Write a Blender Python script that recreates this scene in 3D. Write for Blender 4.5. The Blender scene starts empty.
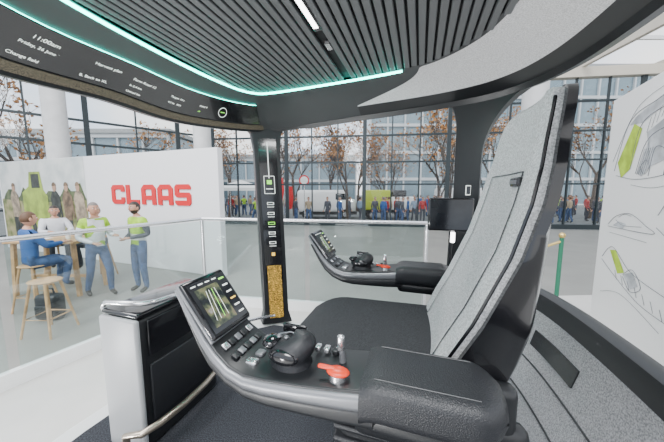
import bpy, bmesh, math, random
from mathutils import Vector, Matrix
random.seed(7)
ZC=1.98; TH=math.radians(18); CT=math.cos(TH); ST=math.sin(TH); CB=.92
def TC(p):
    a,b,z=p
    return Vector((-a*CT+b*ST, a*ST+b*CT, ZC+z))
def TL(p):
    a,b,z=p
    return TC((a-.055*(.45-z)/1.5,b+.0*z,z))
def TI(p): return Vector(p)
# ---------------- materials
MATS={}
def mat(name,col,rough=.5,metal=0,bump=None,var=None,em=None,es=0,coat=0,spec=.5):
    if name in MATS: return MATS[name]
    m=bpy.data.materials.new(name); m.use_nodes=True; nt=m.node_tree; b=nt.nodes['Principled BSDF']
    b.inputs['Base Color'].default_value=(*col,1); b.inputs['Roughness'].default_value=rough; b.inputs['Metallic'].default_value=metal
    b.inputs['Specular IOR Level'].default_value=spec
    if coat: b.inputs['Coat Weight'].default_value=coat
    tc=nt.nodes.new('ShaderNodeTexCoord')
    if var:
        n=nt.nodes.new('ShaderNodeTexNoise'); n.inputs['Scale'].default_value=var[0]; n.inputs['Detail'].default_value=3
        nt.links.new(tc.outputs['Object'],n.inputs['Vector'])
        r=nt.nodes.new('ShaderNodeValToRGB'); r.color_ramp.elements[0].position=.35; r.color_ramp.elements[1].position=.65
        r.color_ramp.elements[0].color=(*[c*(1-var[1]) for c in col],1); r.color_ramp.elements[1].color=(*[min(1,c*(1+var[1])) for c in col],1)
        nt.links.new(n.outputs['Fac'],r.inputs['Fac']); nt.links.new(r.outputs['Color'],b.inputs['Base Color'])
    if bump:
        n=nt.nodes.new('ShaderNodeTexNoise'); n.inputs['Scale'].default_value=bump[0]; n.inputs['Detail'].default_value=2
        nt.links.new(tc.outputs['Object'],n.inputs['Vector'])
        bn=nt.nodes.new('ShaderNodeBump'); bn.inputs['Strength'].default_value=bump[1]; bn.inputs['Distance'].default_value=.002
        nt.links.new(n.outputs['Fac'],bn.inputs['Height']); nt.links.new(bn.outputs['Normal'],b.inputs['Normal'])
    if em:
        b.inputs['Emission Color'].default_value=(*em,1); b.inputs['Emission Strength'].default_value=es
    MATS[name]=m; return m
def ramp_mat(name,scale,stops,rough=.6,es=0,detail=4):
    m=bpy.data.materials.new(name); m.use_nodes=True; nt=m.node_tree; b=nt.nodes['Principled BSDF']
    tc=nt.nodes.new('ShaderNodeTexCoord'); n=nt.nodes.new('ShaderNodeTexNoise'); n.inputs['Scale'].default_value=scale; n.inputs['Detail'].default_value=detail
    r=nt.nodes.new('ShaderNodeValToRGB'); cr=r.color_ramp
    while len(cr.elements)<len(stops): cr.elements.new(.5)
    for e,(p,c) in zip(cr.elements,stops): e.position=p; e.color=(*c,1)
    nt.links.new(tc.outputs['Object'],n.inputs['Vector']); nt.links.new(n.outputs['Fac'],r.inputs['Fac']); nt.links.new(r.outputs['Color'],b.inputs['Base Color'])
    b.inputs['Roughness'].default_value=rough
    if es:
        nt.links.new(r.outputs['Color'],b.inputs['Emission Color']); b.inputs['Emission Strength'].default_value=es
    return m
def glass_mat(name,tint,gl=.08):
    m=bpy.data.materials.new(name); m.use_nodes=True; nt=m.node_tree; nt.nodes.clear()
    o=nt.nodes.new('ShaderNodeOutputMaterial'); mx=nt.nodes.new('ShaderNodeMixShader'); t=nt.nodes.new('ShaderNodeBsdfTransparent'); g=nt.nodes.new('ShaderNodeBsdfGlossy')
    t.inputs['Color'].default_value=(*tint,1); g.inputs['Roughness'].default_value=.03; mx.inputs['Fac'].default_value=gl
    nt.links.new(t.outputs[0],mx.inputs[1]); nt.links.new(g.outputs[0],mx.inputs[2]); nt.links.new(mx.outputs[0],o.inputs['Surface'])
    return m
black=mat('black_plastic',(.014,.015,.017),.38)
gloss=mat('gloss_black',(.008,.008,.01),.15,coat=.4)
leather=mat('black_leather',(.016,.017,.020),.38,bump=(420,.6))
cush=mat('dark_cushion_fabric',(.030,.031,.035),.9,bump=(600,.6),var=(330,.5))
fab=mat('grey_fabric',(.52,.53,.54),.97,bump=(500,.9),var=(230,.33),spec=.15)
fab2=mat('grey_fabric_centre',(.45,.46,.47),.97,bump=(500,.9),var=(230,.33),spec=.15)
fabl=mat('grey_fabric_lining',(.42,.43,.44),.97,bump=(500,.9),var=(200,.36),spec=.15)
fabr=mat('headliner_fabric',(.72,.72,.73),.95,bump=(500,.6),var=(230,.22),spec=.15)
carpet=mat('dark_carpet',(.035,.037,.045),1,bump=(400,.8),var=(200,.7))
rib=mat('ceiling_rib',(.115,.12,.125),.45)
ribb=mat('ceiling_base',(.010,.011,.013),.7)
trimg=mat('dark_grey_trim',(.045,.047,.05),.42)
gmet=mat('satin_grey_metal',(.21,.215,.23),.36,.5)
silver=mat('silver',(.7,.7,.72),.25,.9)
bronze=mat('bronze_metal',(.42,.36,.29),.28,.9)
teal=mat('teal_led',(.1,.8,.7),.5,em=(.02,.85,.66),es=20)
white_e=mat('white_lamp',(1,1,1),.5,em=(1,1,1),es=9)
orange=mat('orange_red',(.8,.05,.01),.35)
white=mat('white_paint',(.8,.8,.79),.4)
wfloor=mat('white_platform',(.60,.58,.55),.35,var=(3,.05))
txtw=mat('text_white',(.6,.62,.6),.5,em=(.85,.9,.85),es=1.5)
txtg=mat('icon_green',(.3,.9,.1),.5,em=(.35,1,.1),es=1.2)
txty=mat('icon_amber',(.9,.6,.1),.5,em=(1,.6,.1),es=1.2)
olive=mat('perforated_bronze',(.12,.10,.07),.45,.3,var=(260,.6))
amber=ramp_mat('amber_panel',170,[(.38,(.04,.025,.008)),(.5,(.25,.14,.02)),(.64,(.9,.55,.10))],.35,.6)
glass=glass_mat('clear_glass',(.88,.94,.93),.08)
fglass=glass_mat('facade_glass',(.95,.97,.97),.03)
screen=ramp_mat('screen_map',38,[(.38,(.012,.016,.018)),(.50,(.05,.06,.04)),(.58,(.13,.14,.07)),(.64,(.16,.12,.08)),(.72,(.25,.27,.26))],.2,.5)
screen2=ramp_mat('dark_screen',6,[(.3,(.008,.009,.012)),(.7,(.025,.028,.032))],.12,.2)
# ---------------- mesh builder
class MB:
    def __init__(s,T=TI): s.v=[];s.f=[];s.m=[];s.mats=[];s.T=T
    def mi(s,m):
        if m not in s.mats: s.mats.append(m)
        return s.mats.index(m)
    def add(s,vs,fs,m):
        o=len(s.v); s.v+= [s.T(p) for p in vs]
        k=s.mi(m)
        for f in fs: s.f.append([i+o for i in f]); s.m.append(k)
    def box(s,c,d,m,ax=None):
        c=Vector(c); ax=ax or (Vector((1,0,0)),Vector((0,1,0)),Vector((0,0,1)))
        vs=[c+ax[0]*(x*d[0]/2)+ax[1]*(y*d[1]/2)+ax[2]*(z*d[2]/2) for x in(-1,1) for y in(-1,1) for z in(-1,1)]
        s.add(vs,[(0,1,3,2),(4,6,7,5),(0,4,5,1),(2,3,7,6),(0,2,6,4),(1,5,7,3)],m)
    def rbox(s,c,d,m,r=.01,ax=None,seg=3):
        bm=bmesh.new(); bmesh.ops.create_cube(bm,size=1)
        for v in bm.verts: v.co=Vector((v.co.x*d[0],v.co.y*d[1],v.co.z*d[2]))
        bmesh.ops.bevel(bm,geom=bm.edges[:],offset=min(r,min(d)*.49),segments=seg,profile=.5,affect='EDGES')
        bm.verts.index_update(); c=Vector(c)
        ax=ax or (Vector((1,0,0)),Vector((0,1,0)),Vector((0,0,1)))
        s.add([c+ax[0]*v.co.x+ax[1]*v.co.y+ax[2]*v.co.z for v in bm.verts],[[v.index for v in f.verts] for f in bm.faces],m); bm.free()
    def beam(s,p,q,w,h,m):
        p=Vector(p);q=Vector(q);d=(q-p);L=d.length;d.normalize()
        up=Vector((0,0,1)) if abs(d.z)<.95 else Vector((0,1,0))
        e=d.cross(up).normalized(); u=e.cross(d)
        s.box((p+q)/2,(L,w,h),m,(d,e,u))
    def tube(s,path,r,m,n=10,closed=False):
        P=[Vector(p) for p in path]; N=len(P); R=r if isinstance(r,(list,tuple)) else [r]*N
        vs=[];prev=None
        for i in range(N):
            if closed: t=P[(i+1)%N]-P[i-1]
            else: t=P[min(i+1,N-1)]-P[max(i-1,0)]
            t.normalize()
            if prev is None:
                up=Vector((0,0,1)) if abs(t.z)<.9 else Vector((1,0,0)); e=t.cross(up).normalized()
            else: e=(prev-t*prev.dot(t)).normalized()
            prev=e; g=t.cross(e)
            for k in range(n):
                a=2*math.pi*k/n; vs.append(P[i]+(e*math.cos(a)+g*math.sin(a))*R[i])
        fs=[]
        for i in range(N if closed else N-1):
            j=(i+1)%N
            for k in range(n): fs.append((i*n+k,i*n+(k+1)%n,j*n+(k+1)%n,j*n+k))
        if not closed: fs.append(list(range(n))[::-1]); fs.append([(N-1)*n+k for k in range(n)])
        s.add(vs,fs,m)
    def loft(s,secs,m,cap=True,closed=True):
        n=len(secs[0]); vs=[p for c in secs for p in c]; fs=[]
        for i in range(len(secs)-1):
            for k in range(n if closed else n-1):
                fs.append((i*n+k,i*n+(k+1)%n,(i+1)*n+(k+1)%n,(i+1)*n+k))
        if cap: fs.append(list(range(n))[::-1]); fs.append([(len(secs)-1)*n+k for k in range(n)])
        s.add(vs,fs,m)
    def cyl(s,c,r,h,m,n=20,r2=None):
        c=Vector(c); s.tube([c,c+Vector((0,0,h))],[r,r if r2 is None else r2],m,n)
    def ell(s,c,rad,m,nu=16,nv=10):
        secs=[]
        for j in range(nv+1):
            t=-math.pi/2+math.pi*j/nv; t=max(-1.54,min(1.54,t))
            secs.append([Vector(c)+Vector((rad[0]*math.cos(t)*math.cos(2*math.pi*i/nu),rad[1]*math.cos(t)*math.sin(2*math.pi*i/nu),rad[2]*math.sin(t))) for i in range(nu)])
        s.loft(secs,m)
    def poly(s,pts,m,z0=None,z1=None):
        n=len(pts)
        if z0 is None: s.add(pts,[list(range(n))],m)
        else:
            vs=[Vector((p[0],p[1],z0)) for p in pts]+[Vector((p[0],p[1],z1)) for p in pts]
            s.add(vs,[list(range(n))[::-1],[n+i for i in range(n)]]+[(i,(i+1)%n,n+(i+1)%n,n+i) for i in range(n)],m)
    def build(s,name,parent=None,smooth=True,ang=38,bevel=0,sub=0,solid=0,recalc=True):
        me=bpy.data.meshes.new(name); me.from_pydata([tuple(v) for v in s.v],[],s.f)
        for m in s.mats: me.materials.append(m)
        for p,k in zip(me.polygons,s.m): p.material_index=k
        if recalc:
            bm=bmesh.new(); bm.from_mesh(me); bmesh.ops.recalc_face_normals(bm,faces=bm.faces[:]); bm.to_mesh(me); bm.free()
        if smooth:
            for p in me.polygons: p.use_smooth=True
            me.set_sharp_from_angle(angle=math.radians(ang))
        o=bpy.data.objects.new(name,me); bpy.context.scene.collection.objects.link(o)
        if solid:
            q=o.modifiers.new('s','SOLIDIFY'); q.thickness=solid; q.offset=0
        if bevel:
            q=o.modifiers.new('b','BEVEL'); q.width=bevel; q.segments=2; q.limit_method='ANGLE'
        if sub:
            q=o.modifiers.new('u','SUBSURF'); q.levels=sub; q.render_levels=sub
        if parent: o.parent=parent
        return o
def empty(name,loc=(0,0,0)):
    e=bpy.data.objects.new(name,None); e.empty_display_size=.1; bpy.context.scene.collection.objects.link(e); e.location=loc
    return e
def E(name): return empty(name)
def rr(w,t,r,n=4):
    pts=[]
    for cx,cy,a0 in((w/2-r,-r,0),(-w/2+r,-r,90),(-w/2+r,-t+r,180),(w/2-r,-t+r,270)):
        for i in range(n+1):
            a=math.radians(a0+90*i/n); pts.append((cx+r*math.cos(a),cy+r*math.sin(a)))
    return pts
def text(name,s,loc,ex,ey,size,m,parent=None,extrude=.001,align='LEFT'):
    c=bpy.data.curves.new(name,'FONT'); c.body=s; c.size=size; c.extrude=extrude; c.align_x=align; c.materials.append(m)
    o=bpy.data.objects.new(name,c); bpy.context.scene.collection.objects.link(o)
    ex=Vector(ex).normalized(); ez=ex.cross(Vector(ey)).normalized(); ey=ez.cross(ex)
    M=Matrix((ex,ey,ez)).transposed().to_4x4(); M.translation=Vector(loc); o.matrix_world=M
    if parent: o.parent=parent
    return o
# ---------------- cab outlines
PO=[(1.40,0,.43),(1.405,.35,.42),(1.30,.65,.43),(1.12,.86,.44),(1.0,.91,.45),(.5,.93,.49),(0,.93,.52),(-.25,.92,.54),(-.42,.86,.55),(-.55,.72,.56),(-.62,.45,.56),(-.64,0,.56)]
PI_=[(1.09,0,.6),(1.08,.25,.6),(1.05,.46,.6),(1.0,.57,.6),(.89,.61,.6),(.5,.59,.6),(.15,.55,.6),(.0,.51,.6),(-.12,.42,.6),(-.21,.3,.6),(-.26,.15,.6),(-.28,0,.6)]
def full(P): return P+[(a,-h,z) for a,h,z in P[-2:0:-1]]
FO=full(PO);FI=full(PI_)
def cr(F,t):
    n=len(F); t=t%n; i=int(t); u=t-i
    p=[Vector(F[(i+k-1)%n]) for k in range(4)]
    return .5*((2*p[1])+(p[2]-p[0])*u+(2*p[0]-5*p[1]+4*p[2]-p[3])*u*u+(3*p[1]-p[0]-3*p[2]+p[3])*u**3)
def R(t,f):
    i=cr(FI,t);o=cr(FO,t); p=i.lerp(o,f); return Vector((p.x,CB+p.y,p.z+.025*math.sin(math.pi*min(1,max(0,f)))))
def O(t,z,off=0):
    p=cr(FO,t); q=cr(FO,t+.05)-cr(FO,t-.05); n=Vector((q.y,-q.x)); n.normalize()
    if n.dot(Vector((p.x-.35,p.y)))<0: n=-n
    return Vector((p.x+n.x*off,CB+p.y+n.y*off,z))
cab=E('tractor_cab')
def band(mb,t0,t1,f0,f1,m,nt=60,nf=4,dz=0):
    secs=[]
    for i in range(nt+1):
        t=t0+(t1-t0)*i/nt
        F0=f0(t) if callable(f0) else f0; F1=f1(t) if callable(f1) else f1
        secs.append([R(t,F0+(F1-F0)*j/nf)+Vector((0,0,dz)) for j in range(nf+1)])
    mb.loft(secs,m,cap=False,closed=False)
mb=MB(TC)
band(mb,-5.2,5.2,0,1,trimg,70,8)
def fstart(t):
    d=min(t,22-t); return min(.76,max(.05,.76-.71*(d-5.2)/1.5))
band(mb,5.2,16.8,0,fstart,trimg,80,3); band(mb,5.2,16.8,fstart,.78,fabr,80,5); band(mb,5.2,16.8,.78,1,black,60,3)
mb.build('headliner_ring',cab)
mb=MB(TC)
secs=[]
for i in range(133):
    t=22*i/132
    p=cr(FO,t); dr=.015 if (t<4.5 or t>17.5) else .03
    secs.append([O(t,p.z,-.001),O(t,p.z-dr,.01),O(t,p.z-dr*.5,.06),O(t,p.z+.08,.08),O(t,.70,.02)]+[Vector((.35,CB,.74)).lerp(O(t,.72,0),.95)]+[Vector((.35,CB,.75)).lerp(O(t,.74,0),.02)])
mb.loft(secs,black,cap=False,closed=False)
mb.build('roof_shell',cab)
mb=MB(TC)
band(mb,-3,3,.42,.86,gloss,50,2,-.006); band(mb,-3.1,3.1,.88,.985,olive,50,1,-.007)
mb.build('header_display',cab)
mb=MB(TC); mb.tube([R(t/4,.40)+Vector((0,0,-.006)) for t in range(-12,13)],.0015,teal,6); mb.build('header_accent_led',cab)
def htext(s,t,f,size,m=txtw):
    p=R(t,f)+Vector((0,0,-.009)); q=R(t+.1,f)+Vector((0,0,-.009)); r=R(t,f-.05)+Vector((0,0,-.009))
    text('header_text',s,TC(p),TC(q)-TC(p),TC(r)-TC(p),size,m,cab,.0002)
htext('11:00am',-1.0,.57,.024); htext('Friday, 26 June 2023',-1.05,.66,.018); htext('Change field to XL',-1.05,.80,.018)
htext('B. Back to XL',-.4,.80,.018); htext('Harvest plan',-.35,.60,.02); htext('Farm Road 12',.15,.62,.02); htext('In 2.4 km',.15,.72,.016); htext('Unload bin',.15,.81,.016); htext('Target 14 t',.8,.64,.018); htext('4.2 ha   82%',.8,.74,.016); htext('Field 3',1.4,.66,.018); htext('ok',1.4,.76,.016,txtg)
mb=MB(TC)
rc=[]
for k in range(24):
    an=2*math.pi*k/24; rc.append(R(1.95+.10*math.cos(an),.68+.10*math.sin(an))+Vector((0,0,-.009)))
mb.tube(rc,.0016,txtw,5,closed=True); mb.tube([R(1.90,.68)+Vector((0,0,-.009)),R(2.0,.68)+Vector((0,0,-.009))],.0022,txtg,5)
mb.build('header_icon',cab)
# ceiling
mb=MB(TC); mb.poly([Vector((cr(FI,t/4).x,CB+cr(FI,t/4).y,.612)) for t in range(88)],ribb); mb.build('ceiling_backing',cab)
mb=MB(TC)
smp=[cr(FI,t/10) for t in range(0,111)]
a=-.262
while a<1.08:
    h=max([p.y for p in smp if abs(p.x-a)<.025] or [0.1])-.012
    if not (abs(a-.385)<.02):
        mb.box((a,CB,.603),(.0255,2*h,.014),rib)
    a+=.0345
mb.build('ceiling_slats',cab,bevel=.003)
mb=MB(TC)
mb.tube([R(t/6,.03)+Vector((0,0,-.004)) for t in range(0,38)],.006,teal,6)
mb.tube([R(t/6,.03)+Vector((0,0,-.004)) for t in range(95,133)],.006,teal,6)
mb.build('ceiling_led_strip',cab)
mb=MB(TC); mb.rbox((.385,.86,.600),(.034,.32,.016),gloss,.004); mb.box((.385,.86,.5915),(.018,.27,.003),white_e); mb.box((.385,1.14,.6),(.02,.05,.012),silver); mb.build('ceiling_lamp',cab)
# pillars
def strip(name,zs,tl,tr,m,n=10,th=.05,off=.01):
    secs=[]
    for z in zs:
        ring=[O(tl(z)+(tr(z)-tl(z))*k/n,z,off) for k in range(n+1)]+[O(tl(z)+(tr(z)-tl(z))*k/n,z,off+th) for k in range(n,-1,-1)]
        secs.append(ring)
    mb=MB(TC); mb.loft(secs,m); return mb.build(name,cab)
zs=[-.55+1.12*i/40 for i in range(41)]
def ease(z,z0,z1,r):
    if z<z0: return 0
    u=min(1,(z-z0)/(z1-z0)); return r*(1-math.sqrt(max(0,1-u*u)))
for sgn in(1,-1):
    f=(lambda x:x) if sgn==1 else (lambda x:22-x)
    strip('rear_pillar',zs,lambda z:f(6.74-ease(z,.36,.54,.35)+ .0*z),lambda z:f(7.45+ease(z,.18,.565,1.7)),black,14)
mb=MB(TL)
def pill(sg):
    top=[(1.18,.84),(1.02,.94),(1.07,.99),(1.23,.89)]
    S=[]
    for z,k in((-1.05,1.25),(-.95,1),(.3,1),(.42,1.15),(.47,1.6)):
        c=Vector((1.125,.915)); S.append([Vector((c.x+(p[0]-c.x)*k,CB+sg*(c.y+(p[1]-c.y)*k),z)) for p in top])
    mb.loft(S,black)
pill(1);pill(-1); mb.build('front_pillars',cab,bevel=.008)
mb=MB(TL)
ex=Vector((-.16,.10,0)).normalized(); nrm=Vector((-.10,-.16,0)).normalized(); ez=Vector((0,0,1)); pc=Vector((1.10,CB+.89,0))+nrm*.006
P3=(ex,ez,nrm)
mb.box(pc+Vector((0,0,-.17)),(.13,1.1,.004),gloss,P3)
mb.box(pc+Vector((0,0,-.79))+nrm*.004,(.105,.42,.004),amber,P3)
def frame(c,w,h,m,t=.004):
    for s_ in(-1,1):
        mb.box(c+ex*(s_*w/2),(t,h,.003),m,P3); mb.box(c+ez*(s_*h/2),(w,t,.003),m,P3)
frame(pc+Vector((0,0,.04))+nrm*.004,.075,.13,txtw); mb.box(pc+Vector((0,0,.06))+nrm*.004,(.035,.03,.003),txtg,P3); mb.box(pc+Vector((0,0,.01))+nrm*.004,(.05,.006,.003),txtw,P3)
for k in range(5):
    c=pc+Vector((0,0,-.10-.075*k))+nrm*.004
    mb.box(c,(.050,.020,.003),txtg if k==2 else txtw,P3); mb.box(c+nrm*.002,(.040,.012,.003),screen2,P3); mb.box(c-ez*.026,(.05,.003,.003),txtw,P3)
mb.box(pc+Vector((0,0,-.49))+nrm*.004,(.025,.025,.003),txty,P3)
mb.box(pc+Vector((0,0,.22))+nrm*.004,(.006,.26,.003),txtw,P3)
mb.build('pillar_display',cab)
# floor + tub
mb=MB(TC)
mb.poly([O(t/3,0,-.05) for t in range(66)],carpet,-1.06,-1.05); mb.build('cab_floor',cab)
mb=MB(TC); mb.poly([O(t/3,0,.05) for t in range(66)],white,-1.13,-1.061); mb.build('cab_sill',cab,bevel=.01)
mb=MB(TC); mb.poly([O(t/3,0,-.25) for t in range(66)],gmet,-1.48,-1.131); mb.build('cab_chassis',cab)
mb=MB(TC)
secs=[]
for i in range(81):
    t=6.3+(15.7-6.3)*i/80
    e=min(1,i/8,(80-i)/8)
    zt=-.98+.48*math.sin(e*math.pi/2)
    secs.append([O(t,zt-.04,-.04),O(t,zt,-.025),O(t,zt+.01,.0),O(t,zt,.04),O(t,-1.06,.06),O(t,-1.06,.0)])
mb.loft(secs,black); mb.build('rear_tub_rim',cab)
mb=MB(TC); secs=[]
for i in range(81):
    t=6.6+(15.4-6.6)*i/80
    secs.append([O(t,-.53,-.028),O(t,-.62,-.045),O(t,-.85,-.11),O(t,-1.0,-.17),O(t,-1.05,-.2)])
mb.loft(secs,fabl,cap=False,closed=False); mb.build('rear_tub_lining',cab)
mb=MB(TC)
for k,(t0,t1) in enumerate(((8.6,9.2),(9.7,10.5))):
    secs=[]
    for i in range(13):
        t=t0+(t1-t0)*i/12; secs.append([O(t,-.66,-.062),O(t,-.73,-.082),O(t,-.73,-.070),O(t,-.66,-.05)])
    mb.loft(secs,gloss)
for z_,o_ in((-.80,-.097),(-.93,-.145)):
    mb.tube([O(7+.15*i,z_,o_) for i in range(50)],.004,trimg,5)
mb.build('lining_pockets',cab)
# front centre console
mb=MB(TC)
mb.rbox((1.10,.90,-.77),(.19,.40,.56),black,.025); mb.rbox((1.095,.692,-.77),(.20,.022,.56),mat('light_grey_panel',(.42,.43,.44),.4),.01)
mb.rbox((1.00,.90,-.58),(.012,.34,.15),gloss,.006); mb.rbox((1.00,.90,-.81),(.012,.34,.24),leather,.006)
mb.rbox((1.10,.90,-.48),(.20,.41,.022),gloss,.01)
mb.build('front_console',cab)
mb=MB(TC)
mb.tube([(1.19,.71,-.49),(1.20,.705,-.465),(1.18,.705,-.445),(1.10,.71,-.44),(1.02,.73,-.44),(.995,.77,-.445),(.99,.85,-.45),(.995,.90,-.47)],.010,silver,10)
mb.tube([(1.0,1.09,-.80),(.95,1.07,-.84),(.91,1.02,-.86),(.895,.9,-.87),(.89,.78,-.87),(.90,.68,-.87),(.93,.63,-.88),(1.0,.62,-.90),(1.0,.62,-1.05)],.013,bronze,12)
mb.build('grab_and_foot_rails',cab)
mb=MB(TC)
mb.tube([O(t/4,-.98,-.03) for t in range(5,16)],.012,silver,8); mb.build('sill_rail',cab)
# ---------------- seat
seat=E('operator_seat')
def interp(tab,z):
    if z<=tab[0][0]: return tab[0][1:]
    for p,q in zip(tab,tab[1:]):
        if z<=q[0]:
            u=(z-p[0])/(q[0]-p[0]); return [x+(y-x)*u for x,y in zip(p[1:],q[1:])]
    return tab[-1][1:]
tab=[(-.56,.0,-.21,.225),(-.50,-.02,-.23,.24),(-.4,-.065,-.26,.25),(-.31,-.11,-.28,.255),(-.15,-.175,-.292,.255),(-.03,-.208,-.30,.25),(.05,-.225,-.303,.235),(.1,-.236,-.306,.215),(.18,-.250,-.314,.198),(.215,-.258,-.318,.182),(.232,-.266,-.318,.16),(.242,-.278,-.314,.12)]
N=26
mb=MB(TC);mc=MB(TC);ms=MB(TC)
S1=[];S2=[];S3=[]
for i in range(61):
    z=-.55+.793*i/60; af,ab,w=interp(tab,z)
    def fr(h,dw=0):
        q=abs(h)/w
        return af-.022*(1-q**2.2)-.06*max(0,q-.8)
    loop=[]
    for k in range(N+1):
        h=-w+2*w*k/N; loop.append(Vector((fr(h),CB+h,z)))
    mid=min(.035,abs(af-ab)*.4)
    for k in range(N,-1,-1):
        h=(-w+2*w*k/N)*.97; loop.append(Vector((af-.022-mid,CB+h,z)))
    S1.append(loop)
    wc=w*.62
    S3.append([Vector((fr(-wc+2*wc*k/12)+.002,CB-wc+2*wc*k/12,z)) for k in range(13)])
    loop=[]
    ws=w+.012
    for k in range(N+1):
        h=-ws+2*ws*k/N; loop.append(Vector((af-.026-.3*mid,CB+h,z)))
    for k in range(N,-1,-1):
        h=-ws+2*ws*k/N; q=abs(h)/ws; loop.append(Vector((min(ab+.05*q**4,af-.04-mid*.5),CB+h,z)))
    S2.append(loop)
mb.loft(S1,fab); mb.build('backrest_cushion',seat,ang=60)
ms.loft(S2,gloss); ms.build('backrest_shell',seat,ang=60)
mc.loft(S3[4:46],fab2,cap=False,closed=False); mc.build('backrest_centre',seat,solid=.003)
mb=MB(TC)
for sg in(1,-1):
    mb.tube([s[12 if sg==1 else 0]+Vector((.001,0,0)) for s in S3[4:46]],.0014,trimg,6)
    mb.tube([s[0 if sg==-1 else N]+Vector((-.004,0,0)) for s in S1[3:58]],.004,gloss,6)
mb.tube([p+Vector((.002,0,0)) for p in S3[45]],.0014,trimg,6)
mb.rbox((-.230,.80,.02),(.012,.062,.024),gloss,.004); mb.rbox((-.223,.80,.02),(.004,.045,.010),gmet,.001)
mb.build('backrest_seams',seat)
mb=MB(TC)
secs=[]
for i in range(21):
    a=-.12+.56*i/20; w=.245-.03*max(0,(i-15)/5)**2; e=max(0,(i-14)/6)
    zt=-.485-.012*i/20-.05*e**2.5
    secs.append([Vector((a,CB+u,zt+v+.02*(abs(u)/w)**3)) for u,v in rr(2*w,.12-.04*e**2,.035)])
mb.loft(secs,cush); mb.build('seat_cushion',seat)
mb=MB(TC)
mb.rbox((.10,CB,-.66),(.42,.40,.12),black,.04); mb.rbox((.08,CB,-.84),(.30,.30,.30),black,.03); mb.rbox((.08,CB,-1.02),(.44,.40,.06),gloss,.02)
for k in range(5): mb.rbox((.08,CB,-.76-.045*k),(.33,.33,.022),leather,.01)
for sg in(1,-1):
    mb.rbox((-.16,CB+sg*.27,-.50),(.12,.05,.14),black,.02); mb.rbox((-.05,CB+sg*.27,-.58),(.40,.06,.12),black,.03)
mb.build('seat_base',seat)
path=[(.07,-.372,.150,.075,0),(.14,-.382,.153,.07,-.05),(.22,-.391,.156,.064,-.04),(.30,-.396,.16,.06,.0),(.345,-.395,.163,.055,.12),(.385,-.384,.160,.05,.36),(.42,-.361,.153,.045,.62),(.45,-.332,.146,.036,.80),(.475,-.302,.138,.030,.90),(.505,-.262,.132,.024,.93),(.53,-.228,.126,.02,.93)]
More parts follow.
